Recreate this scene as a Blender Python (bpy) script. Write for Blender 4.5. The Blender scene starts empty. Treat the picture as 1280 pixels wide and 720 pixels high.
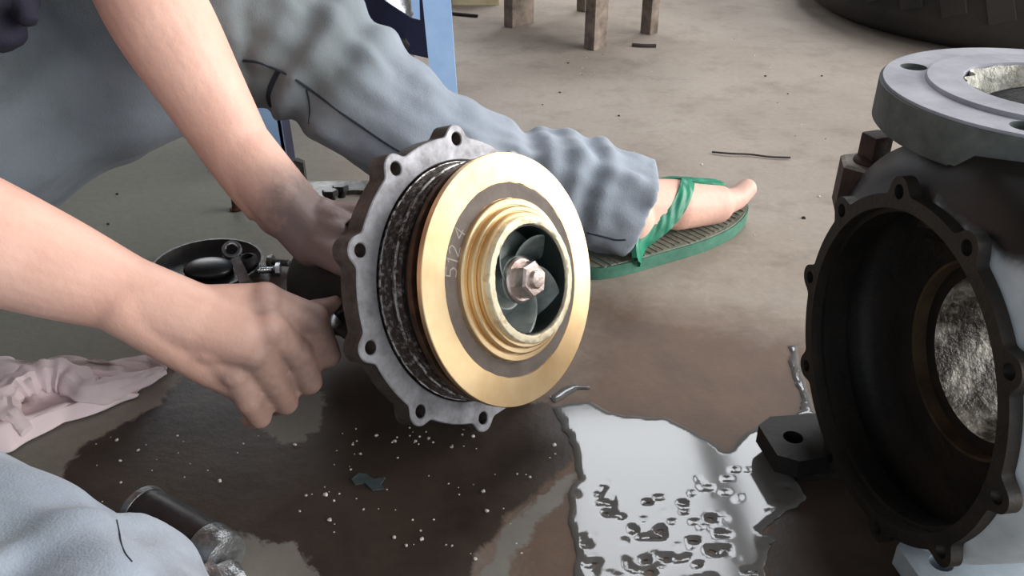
import bpy, bmesh, math, random
import numpy as np
from mathutils import Vector, Matrix, noise as mnoise
from mathutils.bvhtree import BVHTree
random.seed(7); rng = np.random.default_rng(7)
SC = bpy.context.scene; COL = SC.collection
PI = math.pi

# ------------------------------------------------------------------ camera
FPX = 1100.0; CAMH = 0.52; PITCH = math.radians(30)
cam_d = bpy.data.cameras.new('camera'); cam = bpy.data.objects.new('camera', cam_d); COL.objects.link(cam)
cam_d.sensor_width = 36; cam_d.lens = FPX * 36 / 1280; cam_d.clip_start = 0.02
cam.location = (0, 0, CAMH); cam.rotation_euler = (PI/2 - PITCH, 0, 0)
SC.camera = cam
# ------------------------------------------------------------------ world and daylight
w = bpy.data.worlds.new('world'); SC.world = w; w.use_nodes = True
w.node_tree.nodes['Background'].inputs[0].default_value = (0.86, 0.93, 1.0, 1)
w.node_tree.nodes['Background'].inputs[1].default_value = 1.0
def area(name, loc, target, sx, sy, power, col):
    l = bpy.data.lights.new(name, 'AREA'); l.shape = 'RECTANGLE'; l.size = sx; l.size_y = sy; l.energy = power; l.color = col
    o = bpy.data.objects.new(name, l); COL.objects.link(o); o.location = loc
    o.rotation_euler = (Vector(target) - Vector(loc)).to_track_quat('-Z', 'Y').to_euler(); return o
SKY = (0.34, 2.45, 3.2, 5.05)            # skylight opening in the roof: x0, x1, y0, y1
DOOR = (-2.3, 3.0, 0.0, 2.6)             # doorway in the right wall: y0, y1, z0, z1
area('skylight_daylight', ((SKY[0]+SKY[1])/2, (SKY[2]+SKY[3])/2, 3.42), ((SKY[0]+SKY[1])/2, (SKY[2]+SKY[3])/2, 0), SKY[1]-SKY[0], SKY[3]-SKY[2], 165, (0.93, 0.96, 1.0))
area('doorway_daylight', (3.35, (DOOR[0]+DOOR[1])/2, 1.3), (0, (DOOR[0]+DOOR[1])/2, 1.3), DOOR[1]-DOOR[0], DOOR[3]-DOOR[2], 330, (1.0, 0.98, 0.95))
ADDED_WIN = (-3.0, -.7, .9, 2.5)                # unseen window in the back wall, added for fill light: x0, x1, z0, z1
area('added_window_light', ((ADDED_WIN[0]+ADDED_WIN[1])/2, 5.75, (ADDED_WIN[2]+ADDED_WIN[3])/2), ((ADDED_WIN[0]+ADDED_WIN[1])/2, 0, (ADDED_WIN[2]+ADDED_WIN[3])/2), ADDED_WIN[1]-ADDED_WIN[0], ADDED_WIN[3]-ADDED_WIN[2], 85, (0.95, 0.98, 1.0))
SC.view_settings.view_transform = 'Standard'; SC.view_settings.look = 'None'
SC.view_settings.exposure = 0.0; SC.view_settings.gamma = 1.0; SC.view_settings.use_curve_mapping = False

# ------------------------------------------------------------------ helpers
_F = Vector((0, math.cos(PITCH), -math.sin(PITCH))); _U = Vector((0, math.sin(PITCH), math.cos(PITCH))); _R = Vector((1, 0, 0))
CAM = Vector((0, 0, CAMH))
def ray(px, py): return _F + _R*((px-640)/FPX) + _U*((360-py)/FPX)
def at(px, py, d): return CAM + ray(px, py)*d
def fl(px, py, z=0.0):
    r = ray(px, py); return CAM + r*((z-CAMH)/r.z)

def empty(name, loc=(0, 0, 0), rot=None):
    o = bpy.data.objects.new(name, None); COL.objects.link(o); o.empty_display_size = .05
    if rot is not None:
        o.matrix_world = Matrix.Translation(Vector(loc)) @ rot.to_4x4()
    else: o.location = loc
    return o
def tag(o, label, cat, group=None):
    o['label'] = label; o['category'] = cat
    if group: o['group'] = group
    return o
def mesh_obj(name, me, mat, parent=None, smooth=True, angle=None):
    o = bpy.data.objects.new(name, me); COL.objects.link(o)
    if mat is not None: me.materials.clear(); me.materials.append(mat)
    if smooth: me.polygons.foreach_set('use_smooth', [True]*len(me.polygons))
    if angle:
        try: me.set_sharp_from_angle(angle=math.radians(angle))
        except Exception: pass
    if parent is not None: o.parent = parent
    return o
def obj(name, bm, mat, parent=None, smooth=True, angle=40):
    bmesh.ops.recalc_face_normals(bm, faces=bm.faces)
    me = bpy.data.meshes.new(name); bm.to_mesh(me); bm.free()
    return mesh_obj(name, me, mat, parent, smooth, angle if smooth else None)
def pydata(name, v, f, mat, parent=None, smooth=True, angle=40):
    me = bpy.data.meshes.new(name); me.from_pydata([tuple(p) for p in v], [], f); me.update()
    return mesh_obj(name, me, mat, parent, smooth, angle if smooth else None)

def box(bm, c, s, rot=None, bevel=0.0):
    r = bmesh.ops.create_cube(bm, size=1.0); vs = r['verts']
    bmesh.ops.scale(bm, verts=vs, vec=s)
    if bevel > 0:
        es = list({e for v in vs for e in v.link_edges})
        nb = bmesh.ops.bevel(bm, geom=es, offset=bevel, segments=2, affect='EDGES', profile=.7)
        vs = list({v for f in nb['faces'] for v in f.verts} | {v for v in vs if v.is_valid})
    if rot is not None: bmesh.ops.rotate(bm, verts=vs, cent=(0, 0, 0), matrix=rot)
    bmesh.ops.translate(bm, verts=vs, vec=c); return vs
def lathe(bm, prof, N=72, closed=False, wob=None, M=None):
    """prof: list of (t, r); axis = local z"""
    rings = []
    for (t, r) in prof:
        ring = []
        for k in range(N):
            a = 2*PI*k/N; rr = r + (wob(t, a, r) if wob else 0)
            p = Vector((rr*math.cos(a), rr*math.sin(a), t))
            ring.append(bm.verts.new(M @ p if M is not None else p))
        rings.append(ring)
    n = len(rings)
    for i in range(n if closed else n-1):
        A, B = rings[i], rings[(i+1) % n]
        for k in range(N):
            bm.faces.new((A[k], A[(k+1) % N], B[(k+1) % N], B[k]))
    if not closed:
        for R in (rings[0], rings[-1]):
            try: bm.faces.new(R)
            except Exception: pass
    return rings
def catmull(pts, n):
    P = [np.array(p, float) for p in pts]; P = [2*P[0]-P[1]] + P + [2*P[-1]-P[-2]]; out = []
    m = len(P)-3
    for i in range(n):
        s = i/(n-1)*m; k = min(int(s), m-1); t = s-k
        a, b, c, d = P[k], P[k+1], P[k+2], P[k+3]
        out.append(.5*((2*b)+(-a+c)*t+(2*a-5*b+4*c-d)*t*t+(-a+3*b-3*c+d)*t**3))
    return out
def loft(bm, pts, rads, n=40, N=16, rf=None, cup=0.0, flat=None):
    """swept tube through pts with radii; rf(s, ang, r, p) modifies radius; cup > 0 hollows the far end"""
    Q = catmull([tuple(p)+(r,) for p, r in zip(pts, rads)], n)
    C = [Vector(q[:3]) for q in Q]; Rr = [q[3] for q in Q]
    T = [(C[min(i+1, n-1)]-C[max(i-1, 0)]).normalized() for i in range(n)]
    ref = Vector((0, 0, 1)) if abs(T[0].z) < .9 else Vector((0, 1, 0))
    nrm = (ref - T[0]*ref.dot(T[0])).normalized(); rings = []
    for i in range(n):
        nrm = (nrm - T[i]*nrm.dot(T[i])).normalized(); bi = T[i].cross(nrm); ring = []
        for k in range(N):
            a = 2*PI*k/N; r = Rr[i]
            if rf: r = rf(i/(n-1), a, r, C[i])
            e = flat(i/(n-1)) if flat else (1, 1)
            ring.append(bm.verts.new(C[i] + nrm*(r*e[0]*math.cos(a)) + bi*(r*e[1]*math.sin(a))))
        rings.append(ring)
    if cup > 0:
        for (dr, dt) in ((.93, .002), (.86, -.002), (.82, -cup)):
            c = C[-1] + T[-1]*dt
            rings.append([bm.verts.new(c + (v.co - C[-1])*dr) for v in rings[n-1]])
    for i in range(len(rings)-1):
        A, B = rings[i], rings[i+1]
        for k in range(N): bm.faces.new((A[k], A[(k+1) % N], B[(k+1) % N], B[k]))
    bm.faces.new(rings[0][::-1]); bm.faces.new(rings[-1])
    return rings
def tube(bm, pts, r, N=8, n=None):
    return loft(bm, pts, [r]*len(pts), n or max(2, 6*(len(pts)-1)), N)
def cone(bm, p0, p1, r0, r1, N=20, caps=True):
    """round cone: tapered capsule between two points"""
    p0, p1 = Vector(p0), Vector(p1); L = (p1-p0).length
    q = (p1-p0).to_track_quat('Z', 'Y').to_matrix(); prof = []
    for i in range(7):
        a = -PI/2 + PI/2*i/6; prof.append((r0*math.sin(a), max(r0*math.cos(a), r0*.02)))
    for i in range(7):
        a = PI/2*i/6; prof.append((L + r1*math.sin(a), max(r1*math.cos(a), r1*.02)))
    lathe(bm, prof, N, M=Matrix.Translation(p0) @ q.to_4x4())
def ball(bm, c, s, rot=None, u=20, v=14):
    r = bmesh.ops.create_uvsphere(bm, u_segments=u, v_segments=v, radius=1.0); vs = r['verts']
    bmesh.ops.scale(bm, verts=vs, vec=s if hasattr(s, '__len__') else (s, s, s))
    if rot is not None: bmesh.ops.rotate(bm, verts=vs, cent=(0, 0, 0), matrix=rot)
    bmesh.ops.translate(bm, verts=vs, vec=c); return vs
def plate(bm, outline, holes, z0, z1):
    """2D outline with holes, extruded from z0 to z1"""
    edges = []
    for loop in [outline]+holes:
        vs = [bm.verts.new((x, y, z0)) for x, y in loop]
        edges += [bm.edges.new((vs[i], vs[(i+1) % len(vs)])) for i in range(len(vs))]
    fs = [g for g in bmesh.ops.triangle_fill(bm, edges=edges, use_beauty=True)['geom'] if isinstance(g, bmesh.types.BMFace)]
    ex = bmesh.ops.extrude_face_region(bm, geom=fs)
    bmesh.ops.translate(bm, verts=[g for g in ex['geom'] if isinstance(g, bmesh.types.BMVert)], vec=(0, 0, z1-z0))
def circle2(cx, cy, r, n=20, rev=False):
    L = [(cx+r*math.cos(2*PI*k/n), cy+r*math.sin(2*PI*k/n)) for k in range(n)]
    return L[::-1] if rev else L
def remesh(bm, voxel, smooth_it, name):
    me = bpy.data.meshes.new(name); bm.to_mesh(me); bm.free()
    o = bpy.data.objects.new(name, me); COL.objects.link(o)
    m = o.modifiers.new('r', 'REMESH'); m.mode = 'VOXEL'; m.voxel_size = voxel
    if smooth_it:
        s = o.modifiers.new('s', 'SMOOTH'); s.factor = .5; s.iterations = smooth_it
    dg = bpy.context.evaluated_depsgraph_get(); dg.update()
    out = bpy.data.meshes.new_from_object(o.evaluated_get(dg))
    bpy.data.objects.remove(o); bpy.data.meshes.remove(me); out.name = name
    return out

# ------------------------------------------------------------------ materials
def lin(c): return tuple(((x/255)/12.92 if x/255 <= .04045 else ((x/255+.055)/1.055)**2.4) for x in c)
class NT:
    def __init__(s, name):
        s.m = bpy.data.materials.new(name); s.m.use_nodes = True; s.t = s.m.node_tree; s.N = s.t.nodes; s.L = s.t.links
        s.b = s.N['Principled BSDF']; s.tc = None
    def new(s, typ, **k):
        n = s.N.new(typ)
        for a, v in k.items(): setattr(n, a, v)
        return n
    def coord(s, kind='Object'):
        if s.tc is None: s.tc = s.new('ShaderNodeTexCoord')
        return s.tc.outputs[kind]
    def noise(s, scale, detail=5, rough=.6, dist=0.0, vec=None):
        n = s.new('ShaderNodeTexNoise'); n.inputs['Scale'].default_value = scale; n.inputs['Detail'].default_value = detail
        n.inputs['Roughness'].default_value = rough; n.inputs['Distortion'].default_value = dist
        s.L.new(vec if vec is not None else s.coord(), n.inputs['Vector']); return n.outputs[0]
    def ramp(s, fac, stops):
        r = s.new('ShaderNodeValToRGB'); e = r.color_ramp.elements
        while len(e) < len(stops): e.new(.5)
        for x, (p, c) in zip(e, stops):
            x.position = p; x.color = (c, c, c, 1) if not hasattr(c, '__len__') else tuple(c)+(1,)
        s.L.new(fac, r.inputs[0]); return r.outputs[0]
    def mix(s, fac, a, b, blend='MIX'):
        n = s.new('ShaderNodeMix'); n.data_type = 'RGBA'; n.blend_type = blend
        for sock, v in ((n.inputs[0], fac), (n.inputs[6], a), (n.inputs[7], b)):
            if hasattr(v, 'links'): s.L.new(v, sock)
            elif hasattr(v, '__len__'): sock.default_value = tuple(v)+(1,)
            else: sock.default_value = v
        return n.outputs[2]
    def math(s, op, a, b=None, c=None, clamp=False):
        n = s.new('ShaderNodeMath'); n.operation = op; n.use_clamp = clamp
        for i, v in enumerate((a, b, c)):
            if v is None: continue
            if hasattr(v, 'links'): s.L.new(v, n.inputs[i])
            else: n.inputs[i].default_value = v
        return n.outputs[0]
    def attr(s, name):
        n = s.new('ShaderNodeAttribute'); n.attribute_name = name; return n
    def setc(s, v, key='Base Color'):
        if hasattr(v, 'links'): s.L.new(v, s.b.inputs[key])
        elif hasattr(v, '__len__'): s.b.inputs[key].default_value = tuple(v)+(1,)
        else: s.b.inputs[key].default_value = v
    def bump(s, h, strength=.3, dist=.002):
        n = s.new('ShaderNodeBump'); n.inputs['Strength'].default_value = strength; n.inputs['Distance'].default_value = dist
        s.L.new(h, n.inputs['Height']); s.L.new(n.outputs[0], s.b.inputs['Normal'])
def simple(name, c1, c2=None, scale=20, rough=.6, metal=0.0, bump=0.0, bscale=None, lo=.35, hi=.65, r2=None, bdist=.002, coat=0):
    t = NT(name); c1 = lin(c1); c2 = lin(c2) if c2 else None
    if c2:
        f = t.ramp(t.noise(scale, 6, .65), [(lo, 0.0), (hi, 1.0)]); t.setc(t.mix(f, c1, c2))
        if r2 is not None:
            t.setc(t.math('ADD', t.math('MULTIPLY', f, r2-rough), rough), 'Roughness')
        else: t.setc(rough, 'Roughness')
    else: t.setc(c1); t.setc(rough, 'Roughness')
    t.setc(metal, 'Metallic')
    if coat: t.setc(coat, 'Coat Weight')
    if bump: t.bump(t.noise(bscale or scale*3, 5, .6), bump, bdist)
    return t.m
M = {}
M['iron_grey'] = simple('grey_cast_iron', (158, 158, 164), (120, 118, 120), 60, .45, .35, .12, 220, r2=.55)
M['iron_edge'] = simple('brown_cast_iron', (98, 90, 84), (58, 50, 45), 45, .6, .35, .6, 180)
M['rust_pit'] = simple('pitted_rusty_iron', (66, 54, 48), (150, 144, 140), 210, .5, .45, .8, 260, lo=.5, hi=.66, r2=.34)
M['ridge'] = simple('flecked_steel_ridge', (206, 204, 202), (74, 62, 54), 150, .35, .6, .5, 220, lo=.46, hi=.58)
M['black_oil'] = simple('black_oily_iron', (22, 19, 18), (40, 34, 30), 30, .45, .3, .4, 120)
M['black_iron'] = simple('black_wet_iron', (18, 16, 15), (40, 33, 27), 18, .58, .25, .5, 110, lo=.4, hi=.75)
M['rim_iron'] = simple('dark_iron_rim', (28, 26, 25), (46, 41, 36), 40, .58, .3, .4, 130)
M['paint_grey'] = simple('worn_grey_paint', (176, 186, 194), (128, 136, 140), 9, .42, .1, .25, 40, r2=.55)
t = NT('black_topped_grey_paint')  # grey paint that turns black on the upper part and far side
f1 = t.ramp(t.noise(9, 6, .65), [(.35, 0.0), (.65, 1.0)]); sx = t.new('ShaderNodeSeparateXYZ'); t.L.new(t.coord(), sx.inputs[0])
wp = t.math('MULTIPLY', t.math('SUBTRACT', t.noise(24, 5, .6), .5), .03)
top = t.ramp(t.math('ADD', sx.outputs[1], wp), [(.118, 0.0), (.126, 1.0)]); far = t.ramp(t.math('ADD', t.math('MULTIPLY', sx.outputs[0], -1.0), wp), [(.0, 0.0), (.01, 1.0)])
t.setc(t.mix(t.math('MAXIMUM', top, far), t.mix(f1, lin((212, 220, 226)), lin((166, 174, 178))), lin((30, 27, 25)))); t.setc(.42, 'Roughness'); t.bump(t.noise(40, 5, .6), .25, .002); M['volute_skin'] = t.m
M['flange_top'] = simple('chalky_grey_machined_face', (176, 176, 186), (140, 140, 148), 16, .55, .0, .25, 120)
M['flange_side'] = simple('grey_green_dusty_paint', (100, 106, 104), (66, 72, 70), 26, .75, .0, .4, 90)
M['white_scale'] = simple('white_lime_scale', (214, 212, 202), (150, 140, 112), 50, .6, 0, .9, 120, lo=.45, hi=.7, bdist=.006)
M['dark_hole'] = simple('dark_drilled_hole', (20, 18, 18), (34, 30, 28), 40, .7)
M['brown_ring'] = simple('brown_wear_ring', (96, 80, 58), (60, 48, 38), 30, .5, .2)
M['bore_wet'] = simple('wet_scaled_bore', (44, 36, 30), (176, 172, 160), 45, .35, .1, .8, 140, lo=.42, hi=.68, bdist=.003)
M['vane'] = simple('dark_teal_vane', (84, 98, 96), (136, 142, 138), 34, .42, .1, .2)
M['vane_dark'] = simple('dark_teal_bore', (40, 50, 48), (26, 32, 32), 30, .5)
M['nut'] = simple('pinkish_steel_nut', (214, 200, 194), (140, 104, 88), 60, .35, .8, .3, lo=.45, hi=.75)
M['eye_ring'] = simple('scuffed_pale_brass', (240, 228, 198), (176, 142, 86), 90, .42, .4, .25, 180, lo=.5, hi=.75)
M['copper_edge'] = simple('coppery_edge', (104, 74, 54), (40, 30, 26), 30, .4, .6, .3)
M['dark_ring'] = simple('unpolished_brown_band', (112, 100, 92), (92, 80, 72), 40, .6, .0, .2, 160)
M['chalk'] = simple('chalk_scratch', (176, 168, 160), (150, 142, 134), 90, .8)
def brass(name, aniso):
    t = NT(name)
    f = t.ramp(t.noise(14, 5, .6), [(.35, 0.0), (.7, 1.0)])
    t.setc(t.mix(f, lin((238, 212, 170)), lin((212, 178, 130)))); t.setc(.9, 'Metallic'); t.setc(.36, 'Roughness')
    if aniso:
        t.setc(aniso, 'Anisotropic')
        tn = t.new('ShaderNodeTangent'); tn.direction_type = 'RADIAL'; tn.axis = 'Z'; t.L.new(tn.outputs[0], t.b.inputs['Tangent'])
    return t.m
M['brass'] = brass('turned_brass', .75); M['brass2'] = brass('brass_step', 0)
M['steel'] = simple('bright_steel', (196, 198, 202), (130, 132, 136), 50, .25, .95, .1)
M['dull_steel'] = simple('dull_steel', (120, 118, 114), (70, 66, 62), 60, .4, .8, .3)
M['dark_steel'] = simple('dark_oiled_steel', (66, 64, 64), (44, 42, 42), 30, .38, .6, .2)
M['chrome_worn'] = simple('worn_shiny_steel', (176, 178, 180), (96, 98, 98), 38, .28, .8, .7, 60, bdist=.004)
M['plug'] = simple('rusty_plug', (72, 52, 46), (44, 32, 30), 50, .7, .2, .5)
M['boss_top'] = simple('pale_boss_face', (170, 164, 154), (110, 100, 90), 70, .7, 0, .4)
M['blue_paint'] = simple('pale_blue_paint', (176, 208, 246), (150, 186, 232), 8, .45, 0, .1)
M['blue_dark'] = simple('navy_paint', (30, 34, 66), (22, 24, 44), 10, .45)
M['blue_plastic'] = simple('ultramarine_plastic', (64, 70, 178), (46, 50, 136), 9, .4)
M['stool_wood'] = simple('dusty_brown_wood', (140, 126, 114), (92, 80, 70), 30, .8, 0, .4, 90)
M['stool_dark'] = simple('dark_stained_wood', (72, 60, 54), (50, 42, 38), 30, .8)
M['card'] = simple('pale_cardboard', (206, 194, 160), (176, 160, 128), 12, .85)
M['tyre'] = simple('dusty_black_rubber', (38, 36, 34), (56, 50, 46), 6, .8, 0, .4, 60)
M['pebble'] = simple('pale_grit', (226, 222, 214), (190, 184, 172), 40, .8)
M['dark_bit'] = simple('dark_debris', (56, 48, 42), (34, 30, 28), 40, .8)
M['seam_shade'] = simple('dark_denim_seam_shade', (36, 44, 54), (26, 32, 40), 60, .9)
M['shirt'] = simple('navy_cotton', (34, 34, 52), (24, 24, 38), 30, .9, 0, .3, 400)
M['rubber_green'] = simple('green_rubber', (70, 122, 102), (50, 98, 82), 40, .55, 0, .2)
M['insole'] = simple('grey_green_insole', (132, 132, 118), (98, 104, 94), 60, .8, 0, .5, 200)
M['strap'] = simple('bright_green_strap', (26, 132, 100), (18, 104, 80), 60, .4)
M['handle'] = simple('dark_grip', (38, 36, 36), (26, 24, 24), 40, .5)
M['hair'] = simple('black_hair', (24, 22, 22), (14, 13, 13), 60, .6, 0, .8, 300)
M['wall'] = simple('workshop_plaster', (120, 114, 106), (92, 86, 80), 3, .9)
M['roof'] = simple('dark_roof_sheet', (74, 70, 66), (56, 52, 50), 3, .8)
# skin: with grime from an attribute painted at the hands; it also paints shade on the left one
t = NT('tanned_skin')
fn = t.ramp(t.noise(18, 5, .6), [(.3, 0.0), (.7, 1.0)])
base = t.mix(fn, lin((228, 184, 166)), lin((210, 162, 144)))
g = t.attr('grime_shade').outputs['Fac']; gn = t.noise(40, 5, .65)
gm = t.math('MULTIPLY', g, t.math('ADD', t.math('MULTIPLY', gn, 1.3), .25), clamp=True)
t.setc(t.mix(gm, base, lin((128, 108, 102)))); t.setc(.55, 'Roughness'); t.setc(.04, 'Subsurface Weight')
t.b.inputs['Subsurface Radius'].default_value = (.01, .004, .002)
t.bump(t.math('ADD', t.noise(160, 4, .6), t.math('MULTIPLY', t.noise(38, 3, .5), .8)), .22, .0025); M['skin'] = t.m
# denim
t = NT('washed_grey_blue_denim')
f1 = t.ramp(t.noise(5, 5, .6, .6), [(.3, 0.0), (.72, 1.0)]); f2 = t.ramp(t.noise(26, 6, .65), [(.52, 0.0), (.8, 1.0)])
c = t.mix(f1, lin((116, 128, 140)), lin((152, 160, 172)))
c = t.mix(t.math('MULTIPLY', f2, .4), c, lin((96, 92, 84)))
g = t.attr('grime_shade').outputs['Fac']
t.setc(t.mix(t.math('MULTIPLY', g, t.math('ADD', t.noise(12, 5, .6), .2), clamp=True), c, lin((92, 98, 92))))
t.setc(.9, 'Roughness'); t.setc(.15, 'Sheen Weight')
t.bump(t.math('ADD', t.noise(700, 2, .5), t.math('MULTIPLY', t.noise(60, 4, .6), 2.2)), .3, .0015); M['denim'] = t.m
# rag
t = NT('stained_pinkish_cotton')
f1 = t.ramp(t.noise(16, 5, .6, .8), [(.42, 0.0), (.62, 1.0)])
g = t.attr('grime_shade').outputs['Fac']
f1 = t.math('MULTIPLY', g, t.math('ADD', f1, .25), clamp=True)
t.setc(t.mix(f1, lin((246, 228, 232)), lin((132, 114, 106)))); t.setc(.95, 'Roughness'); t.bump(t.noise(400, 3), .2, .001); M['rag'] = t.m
# concrete floor: wet and oily areas have outlines of their own (attributes on the mesh)
t = NT('workshop_concrete')
W = t.coord()
n1 = t.ramp(t.noise(2.2, 6, .6), [(.3, 0.0), (.7, 1.0)]); n2 = t.noise(11, 8, .7); n3 = t.ramp(t.noise(90, 4, .7), [(.35, 0.0), (.65, 1.0)])
dry = t.mix(n1, lin((166, 155, 144)), lin((142, 130, 118)))
dry = t.mix(t.math('MULTIPLY', t.ramp(n2, [(.5, 0.0), (.72, 1.0)]), .55), dry, lin((108, 96, 84)))
dry = t.mix(t.math('MULTIPLY', t.attr('green').outputs['Fac'], .8), dry, lin((128, 130, 120)))
dry = t.mix(t.math('MULTIPLY', n3, .14), dry, lin((80, 72, 64)))
wetc = t.mix(t.ramp(t.noise(7, 7, .65, .4), [(.35, 0.0), (.66, 1.0)]), lin((114, 87, 67)), lin((86, 67, 53)))
oilc = t.mix(t.ramp(t.noise(13, 6, .65, .3), [(.35, 0.0), (.68, 1.0)]), lin((76, 65, 57)), lin((58, 50, 45)))
warp = t.math('MULTIPLY', t.math('SUBTRACT', t.noise(38, 6, .7, .5), .5), .05)
def edge(name, width, wk=1.0):
    s_ = t.math('ADD', t.attr(name).outputs['Fac'], t.math('MULTIPLY', warp, wk))
    return t.math('SUBTRACT', 1.0, t.math('DIVIDE', t.math('ADD', s_, width), 2*width, clamp=True), clamp=True)
soft = edge('brown', .05, 1.6); hard = edge('oil', .0025, .55); silt = edge('silt', .002, .7)
col = t.mix(soft, dry, wetc); col = t.mix(hard, col, oilc); col = t.mix(silt, col, t.mix(n2, lin((112, 108, 100)), lin((150, 146, 138))))
t.setc(col)
wet = t.math('MULTIPLY', t.math('MAXIMUM', t.math('MULTIPLY', soft, .5), hard), t.math('SUBTRACT', 1.0, silt))
t.setc(t.math('SUBTRACT', .82, t.math('MULTIPLY', wet, .42)), 'Roughness')
t.setc(t.math('SUBTRACT', .5, t.math('MULTIPLY', hard, .3)), 'Specular IOR Level')
t.bump(t.math('ADD', t.math('MULTIPLY', n2, 1.0), t.math('ADD', t.math('MULTIPLY', n3, .12), t.math('MULTIPLY', hard, -.12))), .22, .004)
M['floor'] = t.m
# standing water
t = NT('dirty_water'); t.setc(lin((104, 102, 100))); t.setc(.09, 'Roughness'); t.setc(1.39, 'IOR')
t.setc(.0, 'Metallic'); t.bump(t.noise(26, 4, .6), .035, .001); M['water'] = t.m
M['bubble'] = simple('water_droplet', (70, 66, 62), (60, 56, 52), 20, .08)

# ------------------------------------------------------------------ floor with wet areas
def pix_poly(L): return np.array([tuple(fl(x, y))[:2] for x, y in L])
def sdf(P, X, Y):
    d = np.full(X.shape, 1e9); ins = np.zeros(X.shape, bool); n = len(P)
    for i in range(n):
        a, b = P[i], P[(i+1) % n]; e = b-a; L2 = (e@e) or 1e-12
        s = np.clip(((X-a[0])*e[0]+(Y-a[1])*e[1])/L2, 0, 1)
        d = np.minimum(d, np.hypot(X-a[0]-s*e[0], Y-a[1]-s*e[1]))
        if a[1] != b[1]:
            c = (a[1] > Y) != (b[1] > Y); ins ^= c & (X < (b[0]-a[0])*(Y-a[1])/(b[1]-a[1])+a[0])
    return np.where(ins, -d, d)
OIL = pix_poly([(84, 578), (112, 552), (150, 532), (200, 505), (225, 470), (180, 430), (200, 380), (235, 340), (300, 325), (380, 330), (420, 300), (470, 330), (560, 400), (640, 500), (690, 505), (722, 560), (690, 600), (630, 650), (600, 690), (580, 740), (560, 900), (100, 900), (60, 700)])
OIL2 = pix_poly([(965, 590), (1000, 560), (1060, 520), (1200, 520), (1350, 700), (1300, 1000), (940, 1000), (955, 740), (968, 650)])
BROWN = pix_poly([(690, 470), (735, 372), (800, 372), (880, 392), (960, 410), (1030, 420), (1200, 500), (1300, 900), (560, 900), (600, 600), (640, 520)])
SILT = [pix_poly(p) for p in ([(320, 530), (345, 505), (380, 478), (404, 490), (402, 530), (380, 552), (345, 556)],
        [(288, 668), (310, 672), (345, 680), (360, 676), (385, 700), (402, 740), (380, 800), (250, 800), (262, 700)],
        [(600, 720), (640, 650), (700, 600), (722, 590), (716, 610), (676, 650), (640, 700), (620, 760)])]
GREEN = pix_poly([(-300, 700), (-300, 150), (150, 150), (380, 150), (420, 260), (340, 320), (230, 400), (160, 480), (100, 560), (70, 640), (0, 720)])
gx = np.concatenate([np.linspace(-3.6, -.86, 12), np.arange(-.82, .9, .006), np.linspace(.95, 3.4, 14)])
gy = np.concatenate([np.linspace(-2.5, .2, 10), np.arange(.22, 1.3, .006), np.linspace(1.33, 5.6, 30)])
GX, GY = np.meshgrid(gx, gy)
nx, ny = len(gx), len(gy)
vv = np.c_[GX.ravel(), GY.ravel(), np.zeros(GX.size)]
ii = np.arange(nx-1)[None, :] + (np.arange(ny-1)*nx)[:, None]; ii = ii.ravel()
ff = np.c_[ii, ii+1, ii+1+nx, ii+nx]
me = bpy.data.meshes.new('floor'); me.from_pydata(vv.tolist(), [], ff.tolist())
def set_attr(me, name, arr):
    a = me.attributes.new(name, 'FLOAT', 'POINT'); a.data.foreach_set('value', np.asarray(arr, np.float32).ravel())
set_attr(me, 'oil', np.minimum(sdf(OIL, GX, GY), sdf(OIL2, GX, GY)))
set_attr(me, 'brown', sdf(BROWN, GX, GY))
set_attr(me, 'silt', np.min([sdf(p, GX, GY) for p in SILT], axis=0))
set_attr(me, 'green', np.clip(.5 - sdf(GREEN, GX, GY)/.16, 0, 1))
floor = mesh_obj('floor', me, M['floor'], smooth=False); floor['kind'] = 'structure'

# shell of the workshop (out of frame; it shapes the daylight)
def struct(name, bm, m):
    o = obj(name, bm, m, smooth=False); o['kind'] = 'structure'; return o
bm = bmesh.new(); box(bm, (-3.65, 1.55, 1.6), (.1, 8.1, 3.2)); struct('wall_left', bm, M['wall'])
bm = bmesh.new()
plate(bm, [(-3.6, 0), (3.3, 0), (3.3, 3.2), (-3.6, 3.2)], [[(ADDED_WIN[0], ADDED_WIN[2]), (ADDED_WIN[0], ADDED_WIN[3]), (ADDED_WIN[1], ADDED_WIN[3]), (ADDED_WIN[1], ADDED_WIN[2])]], 0, .1)
bmesh.ops.transform(bm, verts=bm.verts, matrix=Matrix(((1, 0, 0, 0), (0, 0, 1, 5.6), (0, 1, 0, 0), (0, 0, 0, 1))))
struct('wall_back', bm, M['wall'])
bm = bmesh.new()
plate(bm, [(-2.5, 0), (5.6, 0), (5.6, 3.2), (-2.5, 3.2)], [[(DOOR[0], .02), (DOOR[0], DOOR[3]), (DOOR[1], DOOR[3]), (DOOR[1], .02)]], 0, .1)
bmesh.ops.transform(bm, verts=bm.verts, matrix=Matrix(((0, 0, 1, 3.2), (1, 0, 0, 0), (0, 1, 0, 0), (0, 0, 0, 1))))
struct('wall_right', bm, M['wall'])
bm = bmesh.new()
plate(bm, [(-3.7, -2.5), (3.3, -2.5), (3.3, 5.7), (-3.7, 5.7)], [[(SKY[0], SKY[2]), (SKY[0], SKY[3]), (SKY[1], SKY[3]), (SKY[1], SKY[2])]], 3.2, 3.28)
struct('ceiling', bm, M['roof'])
bm = bmesh.new(); box(bm, (1.27, (SKY[2]+SKY[3])/2, 3.17), (.15, SKY[3]-SKY[2]+.1, .06)); struct('trim_1', bm, M['roof'])

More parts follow.
